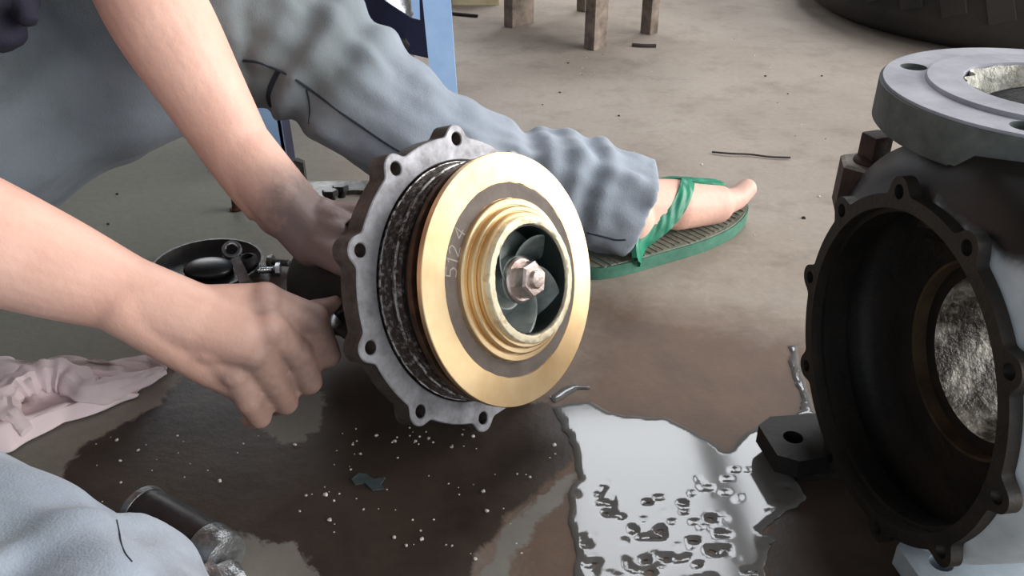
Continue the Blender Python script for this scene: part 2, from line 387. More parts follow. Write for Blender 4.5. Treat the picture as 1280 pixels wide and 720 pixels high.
# ------------------------------------------------------------------ pump cover with impeller
def frame_from_normal(n):
    n = Vector(n).normalized(); b = (Vector((0, 0, 1)) - n*n.z).normalized(); a = b.cross(n)
    return Matrix((a, b, n)).transposed()
def lug_outline(base_r, bolt_r, lug_r, angs, n=480):
    R = []
    for k in range(n):
        th = 2*PI*k/n; r = base_r
        for A in angs:
            d = th - math.radians(A); s = bolt_r*math.sin(d)
            if abs(s) < lug_r and math.cos(d) > 0: r = max(r, bolt_r*math.cos(d)+math.sqrt(lug_r**2-s*s))
        R.append(r)
    R = np.array(R)
    for _ in range(3): R = (np.roll(R, 1)+2*R+np.roll(R, -1))/4
    return [(R[k]*math.cos(2*PI*k/n), R[k]*math.sin(2*PI*k/n)) for k in range(n)]
def two_tone(o, m2, test):
    o.data.materials.append(m2)
    for p in o.data.polygons:
        if test(p): p.material_index = 1
def bolt_holes(r, angs, hr): return [circle2(r*math.cos(math.radians(A)), r*math.sin(math.radians(A)), hr, 16) for A in angs]

CN = Vector((.7498, -.5695, .3367)); CC = Vector((-.0371, .6826, .1335))
cover = empty('pump_cover', CC, frame_from_normal(CN))
tag(cover, 'lugged iron pump cover tilted on the wet floor with a brass impeller bolted on', 'pump part')
LA = [74+36*k for k in range(10)]
bm = bmesh.new(); plate(bm, lug_outline(.1275, .1255, .0128, LA), [circle2(0, 0, .1072, 96)]+bolt_holes(.1255, LA, .0058), -.020, 0)
es = [e for e in bm.edges if len(e.link_faces) == 2 and all(abs(v.co.z) < 1e-6 for v in e.verts) and e.calc_face_angle(0) > 1.2]
bmesh.ops.bevel(bm, geom=es, offset=.0009, segments=1, affect='EDGES')
o = obj('mounting_flange', bm, M['iron_edge'], cover, angle=30); two_tone(o, M['iron_grey'], lambda p: p.center.z > -.0025)
o['label'] = 'grey flange face with ten bolt lugs'
for A in LA:      # dark back behind every bolt hole is open; small raised boss ring around it
    pass
def wobr(k, f):
    def g(t, a, r): return k*mnoise.noise(Vector((math.cos(a)*f, math.sin(a)*f, t*150)))
    return g
bm = bmesh.new(); lathe(bm, [(-.02, .094), (-.02, .1050), (.000, .1050), (.001, .1054), (.003, .1054), (.0035, .1046), (.012, .1044), (.0125, .1026), (.0145, .1026), (.015, .1042), (.018, .1042), (.0185, .1022), (.023, .1018), (.0235, .094)], 160, True, wobr(.0007, 22))
obj('spigot_ring', bm, M['rust_pit'], cover)
bm = bmesh.new(); lathe(bm, [(.004, .09), (.0235, .0995), (.028, .0992), (.0290, .096), (.033, .0955), (.034, .06), (.004, .06)], 128, True, wobr(.0004, 20))
obj('seal_step', bm, M['black_oil'], cover)
for (t0, rr) in ((.0006, .1060), (.0165, .1045)):
    bm = bmesh.new(); lathe(bm, [(t0, rr-.0012), (t0+.0003, rr), (t0+.0016, rr), (t0+.0019, rr-.0012)], 160, True, wobr(.0007, 40)); obj('ridge', bm, M['ridge'], cover)
bm = bmesh.new(); lathe(bm, [(-.012, .02), (-.012, .111), (-.03, .104), (-.045, .085), (-.058, .058), (-.13, .05), (-.14, .056), (-.20, .054), (-.215, .046), (-.225, .022)], 64)
obj('bearing_housing', bm, M['black_oil'], cover)
for k in range(4):
    bm = bmesh.new(); A = math.radians(20+90*k)
    box(bm, (0, 0, 0), (.05, .008, .09), None, .002)
    bmesh.ops.transform(bm, verts=bm.verts, matrix=Matrix.Rotation(A, 4, 'Z') @ Matrix.Translation((.062, 0, -.075)) @ Matrix.Rotation(.35, 4, 'Y'))
    obj('rib', bm, M['black_oil'], cover)
bm = bmesh.new(); lathe(bm, [(-.22, .014), (-.262, .014), (-.264, .012)], 24); obj('shaft', bm, M['dull_steel'], cover)
# impeller
imp = None
bm = bmesh.new()
lathe(bm, [(.0475, .060), (.0475, .1075), (.0482, .1083), (.0524, .1083), (.053, .1077), (.053, .0835), (.0524, .0832), (.0524, .0695), (.0565, .0692), (.0572, .0684), (.0572, .0640), (.0562, .0635), (.0562, .0628), (.0618, .0625), (.0625, .0616), (.0625, .0585), (.0615, .058), (.0615, .0575), (.0672, .0572), (.068, .0563), (.068, .0520), (.060, .0520)], 160, True)
imp = obj('impeller', bm, M['brass'], cover, angle=25); imp['label'] = 'turned brass closed impeller'
bm = bmesh.new(); lathe(bm, [(.05245, .0829), (.0526, .0829), (.0526, .0697), (.05245, .0697)], 128, True, wobr(.0007, 9)); obj('dark_band', bm, M['dark_ring'], imp)
bm = bmesh.new()
def eyew(t, a, r): return .0006*mnoise.noise(Vector((math.cos(a)*14, math.sin(a)*14, t*400)))
lathe(bm, [(.060, .0540), (.0722, .0538), (.0732, .0530), (.0735, .050), (.0732, .0472), (.0722, .0464), (.045, .0460), (.045, .053)], 128, True, eyew)
obj('eye_ring', bm, M['eye_ring'], imp)
bm = bmesh.new(); lathe(bm, [(.043, .0459), (.0708, .0459), (.0708, .0452), (.043, .0450)], 96, True); obj('eye_bore', bm, M['vane_dark'], imp)
bm = bmesh.new(); lathe(bm, [(.0345, .016), (.0345, .1055), (.035, .1065), (.0395, .1065), (.040, .1055), (.0405, .016)], 128, True, wobr(.0004, 8)); obj('back_shroud', bm, M['copper_edge'], imp)
bm = bmesh.new(); lathe(bm, [(.0345, .014), (.041, .066), (.0425, .040), (.050, .022), (.0565, .0205), (.0575, .019), (.0575, .005), (.0345, .005)], 64, True); obj('hub', bm, M['vane'], imp)
NV = 5
for k in range(NV):
    v, f = [], []; nr, nt = 14, 6
    for side in (0, 1):
        for i in range(nr):
            s = i/(nr-1)
            for j in range(nt):
                q = j/(nt-1)
                r = .021 + (.060 - .0152*min(1, q*4) - .021)*s
                th = math.radians(72*k+20) - .55*s + 1.05*q*(1-.25*s) + side*(.0030/max(r, .02))
                tt = .0415 + (.0245 - .006*(1-s))*q
                v.append((r*math.cos(th), r*math.sin(th), tt))
    def I(sd, i, j): return sd*nr*nt + i*nt + j
    for i in range(nr-1):
        for j in range(nt-1):
            f.append((I(0, i, j), I(0, i+1, j), I(0, i+1, j+1), I(0, i, j+1))); f.append((I(1, i, j), I(1, i, j+1), I(1, i+1, j+1), I(1, i+1, j)))
    for i in range(nr-1):
        f.append((I(0, i, nt-1), I(0, i+1, nt-1), I(1, i+1, nt-1), I(1, i, nt-1))); f.append((I(0, i, 0), I(1, i, 0), I(1, i+1, 0), I(0, i+1, 0)))
    for j in range(nt-1):
        f.append((I(0, 0, j), I(0, 0, j+1), I(1, 0, j+1), I(1, 0, j))); f.append((I(0, nr-1, j), I(1, nr-1, j), I(1, nr-1, j+1), I(0, nr-1, j+1)))
    pydata('vane', v, f, M['vane'], imp)
for k in range(NV):    # outlet ends of the vanes between the shrouds
    bm = bmesh.new(); A = math.radians(72*k+40)
    box(bm, (0, 0, 0), (.032, .004, .0072)); bmesh.ops.transform(bm, verts=bm.verts, matrix=Matrix.Rotation(A, 4, 'Z') @ Matrix.Translation((.088, 0, .044)) @ Matrix.Rotation(-1.0, 4, 'Z'))
    obj('outlet_vane', bm, M['copper_edge'], imp)
bm = bmesh.new(); lathe(bm, [(.0575, .0075), (.0575, .0195), (.0605, .0195), (.062, .018), (.062, .0075)], 40, True); obj('washer', bm, M['nut'], imp)
bm = bmesh.new(); lathe(bm, [(.062, .0135), (.062, .0158), (.0735, .0158), (.0755, .0138), (.0755, .006)], 6, False); obj('hex_nut', bm, M['nut'], imp, angle=20)
bm = bmesh.new(); lathe(bm, [(.07, .0078), (.0775, .0078), (.079, .0068), (.0795, .003)], 24); obj('shaft_tip', bm, M['nut'], imp)
# scratched marks 5124 on the dark band
GL = {'5': [[(.8, 1), (.1, 1), (.1, .58), (.6, .6), (.85, .3), (.6, 0), (.1, .06)]], '1': [[(.25, .8), (.5, 1), (.5, 0)]],
      '2': [[(.1, .8), (.4, 1), (.8, .8), (.7, .5), (.1, 0), (.9, 0)]], '4': [[(.75, 0), (.7, 1), (.1, .35), (.95, .3)]]}
for ch, A in (('5', 152), ('1', 145), ('2', 139), ('4', 128)):
    bm = bmesh.new(); sc = .0118
    for st in GL[ch]:
        for (x0, y0), (x1, y1) in zip(st[:-1], st[1:]):
            p0 = Vector(((x0-.5)*sc*.8, (y0-.5)*sc, 0)); p1 = Vector(((x1-.5)*sc*.8, (y1-.5)*sc, 0)); e = (p1-p0).normalized()*.0004; nn = Vector((-e.y, e.x, 0))*1.25
            vs = [bm.verts.new(q+Vector((0, 0, z))) for z in (0, .0002) for q in (p0-e-nn, p1+e-nn, p1+e+nn, p0-e+nn)]
            for q in ((4, 5, 6, 7), (0, 1, 5, 4), (1, 2, 6, 5), (2, 3, 7, 6), (3, 0, 4, 7)): bm.faces.new([vs[i] for i in q])
    bmesh.ops.transform(bm, verts=bm.verts, matrix=Matrix.Rotation(math.radians(A), 4, 'Z') @ Matrix.Translation((.0762, 0, .0526)) @ Matrix.Rotation(-PI/2, 4, 'Z'))
    obj('chalk_mark', bm, M['chalk'], imp, smooth=False)

# ------------------------------------------------------------------ volute casing
VN = Vector((-.988, -.154, 0)); VC = Vector((.2712, .5215, .1520))
cas = empty('volute_casing', VC, frame_from_normal(VN))
tag(cas, 'open cast iron pump casing standing at the right with a round flange on top', 'pump part')
LB = [70+36*k for k in range(10)]
bm = bmesh.new(); plate(bm, lug_outline(.1262, .1275, .0115, LB), [circle2(0, 0, .116, 96)]+bolt_holes(.1280, LB, .0054), -.009, 0)
o = obj('rim_flange', bm, M['rim_iron'], cas, angle=30)
def scroll(t, a, r):
    if r < .13 or t > -.0125: return 0
    g = .5+.5*math.sin(a-.25); return .036*g*min(1, (r-.13)/.012)
bm = bmesh.new()
lathe(bm, [(-.009, .1225), (-.011, .1245), (-.014, .132), (-.026, .1375), (-.06, .1395), (-.095, .1385), (-.118, .134), (-.132, .115), (-.140, .085), (-.20, .078), (-.202, .094), (-.222, .094),
           (-.222, .056), (-.15, .058), (-.078, .062), (-.076, .0745), (-.072, .0745), (-.070, .082), (-.066, .10), (-.060, .122), (-.05, .1285), (-.036, .1285), (-.032, .1225), (-.030, .1125), (-.010, .1125), (-.009, .116)], 128, True, scroll)
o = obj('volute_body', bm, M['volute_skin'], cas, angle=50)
o.data.materials.append(M['black_iron']); o.data.materials.append(M['bore_wet'])
for p in o.data.polygons:
    c = p.center; r = math.hypot(c.x, c.y)
    inner = p.normal.x*c.x + p.normal.y*c.y < -1e-4*r or (c.z > -.08 and r < .1125)
    if c.z < -.078 and r < .0635: p.material_index = 2
    elif (r < .1295 and c.z > -.077) and not (r > .1185 and c.z > -.03): p.material_index = 1
    elif c.z > -.065 and p.normal.x*c.x + p.normal.y*c.y < 0: p.material_index = 1
bm = bmesh.new(); lathe(bm, [(-.070, .0742), (-.0660, .0742), (-.0660, .0718), (-.0775, .0712), (-.0775, .0742)], 96, True); obj('wear_ring', bm, M['brown_ring'], cas)
# neck and discharge flange
FC = Vector((.381, .607, .331)); Ri = frame_from_normal(VN).inverted(); fcl = Ri @ (FC-VC)
bm = bmesh.new(); loft(bm, [(-.02, .075, -.075), (-.035, .115, -.095), (fcl.x, fcl.y-.045, fcl.z), (fcl.x, fcl.y-.028, fcl.z)], [.058, .062, .064, .066], 24, 40); obj('discharge_neck', bm, M['black_iron'], cas)
to_l = Matrix.Translation(fcl) @ Matrix(((0, 0, 0, 0), (0, 0, 0, 0), (0, 0, 0, 0), (0, 0, 0, 1)))
Lw = Ri.to_4x4(); Lw = Matrix.Translation(fcl) @ Lw        # world-aligned frame at the flange centre
fan = [143+90*k for k in range(4)]
bm = bmesh.new()
plate(bm, circle2(0, 0, .1145, 96), [circle2(0, 0, .058, 64)]+bolt_holes(.0945, fan, .0098), -.032, 0)
es = [e for e in bm.edges if len(e.link_faces) == 2 and e.calc_face_angle(0) > 1.2 and all(math.hypot(v.co.x, v.co.y) > .11 for v in e.verts) and abs(e.verts[0].co.z-e.verts[1].co.z) < 1e-6]
bmesh.ops.bevel(bm, geom=es, offset=.0022, segments=2, affect='EDGES')
bmesh.ops.transform(bm, verts=bm.verts, matrix=Lw)
o = obj('discharge_flange', bm, M['flange_side'], cas, angle=35); Li = Lw.inverted()
two_tone(o, M['flange_top'], lambda p: (Li @ p.center).z > -.0015); disc = o
bm = bmesh.new(); prof = [(-.001, .0835), (.0022, .0832), (.003, .0825), (.003, .0585), (-.001, .0585)]
lathe(bm, prof, 96, True); cut = []
bmesh.ops.transform(bm, verts=bm.verts, matrix=Lw); obj('raised_face', bm, M['flange_top'], disc)
bm = bmesh.new()
def scale_w(t, a, r):
    return -.010*max(0, mnoise.noise(Vector((math.cos(a)*4, math.sin(a)*4, t*60)))+.25) if r < .0583 else 0
lathe(bm, [(.0015, .0582), (-.004, .0565), (-.012, .056), (-.022, .056), (-.031, .057), (-.031, .0583)], 120, True, scale_w)
bmesh.ops.transform(bm, verts=bm.verts, matrix=Lw); obj('lime_scale', bm, M['white_scale'], disc)['label'] = 'white crusty scale in the flange bore'
# boss with square plug, behind the rim
bl = Ri @ (Vector((.294, .674, .198))-VC)
bm = bmesh.new(); lathe(bm, [(.012, .027), (.050, .0265), (.052, .0235), (.052, .004)], 6); bmesh.ops.transform(bm, verts=bm.verts, matrix=Matrix.Translation(bl) @ Ri.to_4x4() @ Matrix.Rotation(.3, 4, 'Z'))
o = obj('boss', bm, M['plug'], cas, angle=20); Ub = Ri @ Vector((0, 0, 1)); two_tone(o, M['boss_top'], lambda p: p.normal.dot(Ub) > .6)
bm = bmesh.new(); box(bm, (0, 0, .063), (.018, .018, .026), Matrix.Rotation(.35, 3, 'Z'), .0025); ball(bm, (0, 0, .053), (.015, .015, .006)); bmesh.ops.transform(bm, verts=bm.verts, matrix=Matrix.Translation(bl) @ Ri.to_4x4())
obj('square_plug', bm, M['plug'], o)
# feet
for (ax, az) in ((-.074, -.004), (.075, -.05)):
    bm = bmesh.new(); outl = [(-.026, -.05), (.026, -.05), (.03, .03), (.02, .045), (-.02, .045), (-.03, .03)]
    plate(bm, outl, [circle2(0, .022, .0085, 18)], -.018, 0)
    base = Vector((ax, -VC.z+.030, az))
    R3 = Matrix(((1, 0, 0), (0, 0, 1), (0, 1, 0)))          # plate plane -> horizontal (local x, z), thickness -> y
    bmesh.ops.transform(bm, verts=bm.verts, matrix=Matrix.Translation(base) @ R3.to_4x4())
    box(bm, (ax, -VC.z+.006, az-.01), (.05, .012, .07), None, .003)
    obj('foot', bm, M['black_iron'] if ax < 0 else M['paint_grey'], cas, angle=35)

# ------------------------------------------------------------------ person
def sm(x, a, b):
    q = np.clip((x-a)/(b-a), 0, 1); return q*q*(3-2*q)
person = empty('person', (-.66, .75, 0))
tag(person, 'person in navy shirt and faded jeans seated at the left, working on the pump cover', 'person')
pm = Matrix.Translation((.66, -.75, 0))                       # parts are built in world space
def own(o, parent=person):
    if parent is person: o.matrix_parent_inverse = pm
    return o
bm = bmesh.new()
hipL, kneeL, calfL, lowL, ankL = Vector((-.65, .86, .165)), at(335, 32, .97), at(485, 143, 1.0), at(620, 214, 1.04), Vector((.135, .980, .070))
hipR, kneeR, ankR = Vector((-.70, .64, .125)), Vector((-.231, .285, .115)), Vector((-.19, -.09, .06))
shL, elL, wrL = Vector((-.44, .885, .64)), at(150, -65, .79), at(340, 262, .855)
shR, elR, wrR = Vector((-.55, .60, .58)), Vector((-.490, .580, .274)), at(212, 388, .702)
# trunk and legs (under the clothes), neck
cone(bm, (-.66, .75, .17), (-.57, .75, .35), .11, .105); cone(bm, (-.57, .75, .35), (-.47, .745, .57), .105, .12)
cone(bm, hipL, kneeL, .06, .045); cone(bm, kneeL, lowL, .04, .036); cone(bm, lowL, ankL, .036, .030)
cone(bm, hipR, kneeR, .06, .045); cone(bm, kneeR, ankR, .042, .03)
cone(bm, (-.66, .75, .17), hipL, .09, .07); cone(bm, (-.66, .75, .17), hipR, .09, .07)
cone(bm, (-.47, .745, .57), shL, .09, .05); cone(bm, (-.47, .745, .57), shR, .09, .05)
cone(bm, (-.45, .745, .62), (-.40, .745, .74), .06, .052)
# head, looking down at the work
H = Vector((-.35, .745, .80)); Rh = Matrix.Rotation(math.radians(38), 3, 'Y')
ball(bm, H, (.092, .074, .105), Rh); ball(bm, H+Rh @ Vector((.025, 0, -.055)), (.06, .055, .06), Rh)
ball(bm, H+Rh @ Vector((.092, 0, -.015)), (.017, .013, .024), Rh); ball(bm, H+Rh @ Vector((.083, 0, -.062)), (.012, .024, .010), Rh)
for s in (-1, 1):
    ball(bm, H+Rh @ Vector((0, s*.075, -.005)), (.018, .009, .03), Rh); ball(bm, H+Rh @ Vector((.076, s*.032, .012)), (.016, .017, .012), Rh)
# arms
def chain(pts, rads):
    for i in range(len(pts)-1): cone(bm, pts[i], pts[i+1], rads[i], rads[i+1])
chain([shL, elL], [.052, .046])
loft(bm, [elL, elL.lerp(wrL, .25), elL.lerp(wrL, .55), elL.lerp(wrL, .85), wrL], [.042, .0465, .039, .0305, .0235], 24, 24); cone(bm, elL.lerp(wrL, .72), at(384, 282, .848), .033, .027); cone(bm, elL.lerp(wrL, .78), at(392, 306, .828), .028, .022)
chain([shR, elR], [.052, .046])
loft(bm, [elR, elR.lerp(wrR, .3), elR.lerp(wrR, .62), elR.lerp(wrR, .88), wrR], [.045, .0500, .0415, .0305, .028], 24, 24)
# right hand: back of the hand up, fist closed on a screwdriver
MC = [at(333, 378, .722), at(337, 412, .716), at(320, 443, .716), at(296, 468, .722)]
PIP = [at(391, 398, .744), at(371, 441, .740), at(343, 478, .740), at(311, 500, .733)]
DIP = [at(410, 444, .768), at(387, 477, .766), at(357, 503, .764), at(325, 521, .752)]
TIP = [at(398, 450, .790), at(372, 482, .788), at(343, 507, .785), at(314, 524, .770)]
W0 = wrR
for k in range(4):
    m0 = W0.lerp(MC[k], .12)
    cone(bm, m0, MC[k], .0215 if k in (1, 2) else .0195, [.0165, .0160, .0155, .0140][k])
    r = [.0146, .0146, .0142, .0130][k]
    cone(bm, MC[k], PIP[k], r*1.04, r*.90); ball(bm, PIP[k], r*.95)
    cone(bm, PIP[k], DIP[k], r*.90, r*.80); cone(bm, DIP[k], TIP[k], r*.80, r*.68)
    ball(bm, MC[k]+Vector((0, -.0028, .0042)), r*1.04)
cone(bm, W0, W0.lerp(MC[1].lerp(MC[2], .5), .75), .028, .0265)
ball(bm, at(268, 420, .718), (.034, .03, .020)); cone(bm, elR.lerp(wrR, .8), W0.lerp(MC[1].lerp(MC[2], .5), .3), .0315, .0285); cone(bm, elR.lerp(wrR, .85)+Vector((.004, -.008, -.004)), at(268, 452, .727), .027, .0225); cone(bm, at(268, 452, .727), at(300, 478, .732), .0225, .016)
TH = [at(248, 385, .722), at(315, 385, .752), at(375, 396, .766), at(402, 388, .770), at(420, 377, .773)]
chain(TH, [.018, .0165, .0128, .0110, .0062])
# left hand: on top of the bearing housing, fingers wrapped behind the cover
MC2 = [at(402, 267, .845), at(416, 281, .832), at(424, 298, .822), at(420, 314, .815)]
for k in range(4):
    cone(bm, wrL.lerp(MC2[k], .1), MC2[k], .0225, .0165)
    P1 = MC2[k]+Vector((.036, .004, -.003-.005*k)); P2 = P1+Vector((.020, .018, -.018)); P3 = P2+Vector((.004, .012, -.018)); r = .0115-.0006*k
    chain([MC2[k], P1, P2, P3], [r*1.2, r, r*.9, r*.75])
chain([at(372, 270, .85), at(400, 312, .815), at(432, 330, .79), at(450, 330, .785)], [.018, .015, .0125, .009])
# left foot
fd = Vector((.79, .613, 0)).normalized(); fm = Vector((fd.y, -fd.x, 0)); FH = Vector((.112, .950, 0))
def fp(s, m, z): return FH + fd*s + fm*m + Vector((0, 0, z))
SOLE = .019
cone(bm, ankL, fp(.035, 0, SOLE+.040), .030, .034); cone(bm, fp(.016, -.004, SOLE+.029), fp(.08, 0, SOLE+.036), .027, .032)
cone(bm, ankL+Vector((.0, .0, .0)), fp(.115, .006, SOLE+.040), .034, .029)
cone(bm, fp(.115, .008, SOLE+.036), fp(.172, .022, SOLE+.027), .032, .0265); cone(bm, fp(.11, -.012, SOLE+.03), fp(.162, -.022, SOLE+.020), .028, .019)
cone(bm, fp(.172, .024, SOLE+.026), fp(.212, .024, SOLE+.024), .0205, .0150); cone(bm, fp(.212, .024, SOLE+.024), fp(.238, .020, SOLE+.030), .0155, .0135)
for k, (s, m) in enumerate(((.228, .002), (.219, -.013), (.208, -.027), (.196, -.039))):
    cone(bm, fp(.165-.008*k, m*.9, SOLE+.018), fp(s-.016, m, SOLE+.018), .0115, .0095); cone(bm, fp(s-.016, m, SOLE+.018), fp(s, m, SOLE+.011), .0095, .0085)
# right foot, out of frame in front
cone(bm, ankR, ankR+Vector((.0, .02, -.03)), .03, .032); cone(bm, ankR+Vector((0, .02, -.03)), ankR+Vector((.15, -.10, -.035)), .034, .024); cone(bm, ankR+Vector((.15, -.10, -.035)), ankR+Vector((.2, -.13, -.045)), .026, .016)
me = remesh(bm, .0023, 7, 'body')
co = np.empty(len(me.vertices)*3); me.vertices.foreach_get('co', co); co = co.reshape(-1, 3)
def dist(p): return np.linalg.norm(co-np.array(p), axis=1)
gr = 1-sm(dist(at(365, 450, .75)), .045, .085)
gr = np.maximum(gr, 1-sm(dist(at(345, 385, .72)), .012, .035)*1.0)
gr = .75*gr; gr = np.maximum(gr, 1.3*(1-sm(dist(at(430, 300, .82)), .05, .12)))  # left hand darkened further to paint in its shade
gr = np.maximum(gr, .4*(1-sm(dist(fp(.2, .02, .02)), .02, .10)))
set_attr(me, 'grime_shade', gr)
body = mesh_obj('body', me, M['skin'], person); own(body)

# jeans
def fold(seed, amp, bunch=None, rise=0):
    def g(s, a, r, p):
        q = Vector((math.cos(a)*1.2, math.sin(a)*1.2, s*5+seed)); x = amp*mnoise.noise(q*1.3) + amp*.55*mnoise.noise(q*3.1) + amp*.45*(abs(mnoise.noise(q*2.3+Vector((9, 4, 1))))*2-.6)
        if bunch:
            for (s0, wd, A, fr) in bunch:
                e = math.exp(-((s-s0)/wd)**2); ph = 1.1*mnoise.noise(Vector((math.cos(a)*.9, math.sin(a)*.9, seed+s*2)))
                x += A*e*math.sin(fr*s*2*PI + ph*2.2 + 1.0*math.cos(a+seed))
        return r + x
    return g
bm = bmesh.new()
thL = at(100, 85, .93)
loft(bm, [hipL, thL, kneeL+Vector((-.035, -.005, -.002)), kneeL+Vector((.035, -.006, -.024)), calfL, lowL, ankL.lerp(lowL, .42)+Vector((0, 0, .004)), ankL+Vector((.014, .002, -.008))],
     [.118, .104, .088, .080, .0705, .060, .060, .0565], 150, 72, fold(1.3, .0085, [(.12, .07, .005, 9), (.26, .06, .004, 12), (.47, .06, .007, 16), (.62, .05, .003, 14), (.765, .045, .0065, 9), (.86, .05, .0055, 17)]), cup=.02, flat=lambda s: (1+.20*max(0, (s-.80)/.2), 1))
loft(bm, [hipR, hipR.lerp(kneeR, .5)+Vector((-.02, -.02, -.005)), kneeR+Vector((-.04, .03, .0)), kneeR+Vector((.012, -.02, 0)), kneeR.lerp(ankR, .45), ankR],
     [.118, .092, .086, .084, .068, .052], 120, 72, fold(5.1, .007, [(.5, .12, .004, 11)]), cup=.02)
ball(bm, (-.70, .75, .155), (.15, .19, .14))
me = remesh(bm, .0040, 4, 'jeans')
co = np.empty(len(me.vertices)*3); me.vertices.foreach_get('co', co); co = co.reshape(-1, 3)
set_attr(me, 'grime_shade', np.maximum(.9*(1-sm(dist(at(350, 20, .9)), .06, .17)), .5*(1-sm(dist(at(60, 40, .85)), .05, .25))))
jeans = mesh_obj('jeans', me, M['denim'], person); own(jeans); jeans['label'] = 'faded grey-blue denim jeans'
bvh = BVHTree.FromPolygons([v.co for v in me.vertices], [tuple(p.vertices) for p in me.polygons])
def on_jeans(px):
    out = []
    for x, y in px:
        h = bvh.ray_cast(CAM, ray(x, y).normalized())
        if h[0] is not None: out.append(h[0])
    return out
def seam_shade(px, r=.0013, lift=.0003):
    P = on_jeans(px)
    if len(P) < 2: return
    bm = bmesh.new(); tube(bm, [p + (CAM-p).normalized()*lift for p in P], r, 6, 5*len(P)); o = obj('seam_shade', bm, M['seam_shade'], jeans)
    o.matrix_parent_inverse = Matrix.Identity(4)
seam_shade([(304, 76), (322, 78), (338, 84), (356, 92), (372, 101), (390, 114), (410, 129), (432, 145), (455, 161), (480, 178), (500, 190), (515, 197)])
seam_shade([(348, 88), (343, 98), (338, 110), (336, 122), (339, 132)], .003, -.001)  # dark strip painted in for the shade of the fold behind the knee
seam_shade([(383, 112), (386, 125), (387, 140), (386, 155)], .0009)
seam_shade([(734, 291), (746, 294), (758, 297), (770, 300), (782, 300)], .0011)
seam_shade([(146, 650), (149, 664), (152, 680), (157, 692), (165, 702)], .0004)
# shirt
bm = bmesh.new()
loft(bm, [(-.645, .75, .30), (-.605, .75, .37), (-.54, .748, .47), (-.48, .745, .58), (-.445, .745, .66)], [.150, .152, .155, .150, .075], 40, 60, fold(2.2, .010, [(.1, .2, .005, 6)]), flat=lambda s: (1, 1.12))
chain_s = [(shL, shL.lerp(elL, .62)), (shR, shR.lerp(elR, .62))]
for a, b in chain_s: cone(bm, (-.485, .745, .57), a, .10, .072); loft(bm, [a, a.lerp(b, .5), b], [.074, .07, .068], 20, 40, fold(3.0, .005), cup=.015)
loft(bm, [at(-60, -20, .78), at(-8, 30, .77), at(12, 62, .775)], [.06, .028, .014], 16, 24, fold(7, .006))
loft(bm, [at(0, -30, .76), at(28, 5, .755), at(36, 30, .75)], [.04, .014, .009], 16, 24, fold(9, .004))
me = remesh(bm, .0045, 4, 'shirt'); shirt = mesh_obj('shirt', me, M['shirt'], person); own(shirt); shirt['label'] = 'dark navy short-sleeved shirt'
# hair
bm = bmesh.new(); ball(bm, H+Rh @ Vector((-.014, 0, .022)), (.094, .080, .098), Rh)
me = remesh(bm, .006, 2, 'hair')
for v in me.vertices: v.co += v.co.normalized()*0 + Vector((0, 0, 1))*.004*mnoise.noise(v.co*60)
own(mesh_obj('hair', me, M['hair'], person))
for s in (-1, 1):
    bm = bmesh.new(); ball(bm, H+Rh @ Vector((.083, s*.032, .010)), (.011, .012, .009), Rh); own(obj('eye', bm, M['pebble'], person))
# flip-flop on the left foot
def sole_out(k=0.0, n=64):
    L = []
    for i in range(n):
        a = 2*PI*i/n; s = .105 + (.142-k)*math.cos(a)
        wdt = .037 + .011*(.5+.5*math.tanh((s-.10)/.05)) - k
        L.append((s, wdt*math.copysign(abs(math.sin(a))**.72, math.sin(a)) + .004*(s/.2)))
    return L
def sole_lift(s): return .010*max(0, (s-.17)/.075)**2
def sole(zlo, zhi, k, name, mat, parent):
    bm = bmesh.new(); plate(bm, sole_out(k), [], zlo, zhi)
    bmesh.ops.subdivide_edges(bm, edges=[e for e in bm.edges if e.calc_length() > .03], cuts=3, use_grid_fill=False)
    for v in bm.verts: q = fp(v.co.x, v.co.y, v.co.z + sole_lift(v.co.x)); v.co = q
    return obj(name, bm, mat, parent)
ff_ = sole(.0005, .0165, 0, 'flip_flop', M['rubber_green'], person); own(ff_); ff_['label'] = 'green rubber flip-flop on the left foot'
sole(.0163, .0185, .002, 'insole', M['insole'], ff_)
for i in range(26):
    s = -.02+.0098*i; bm = bmesh.new(); hw = .034 if s < .1 else .042
    vs = box(bm, (0, 0, 0), (.0035, hw*2*min(1, .55+.45*math.sin(PI*min(1, max(0, (s+.037)/.284)))), .0012))
    for v in bm.verts: v.co = fp(s+v.co.x, v.co.y+.003, v.co.z+.0187+sole_lift(s))
    obj('tread_rib', bm, M['insole'], ff_, smooth=False)
fb = BVHTree.FromPolygons([v.co for v in body.data.vertices], [tuple(p.vertices) for p in body.data.polygons])
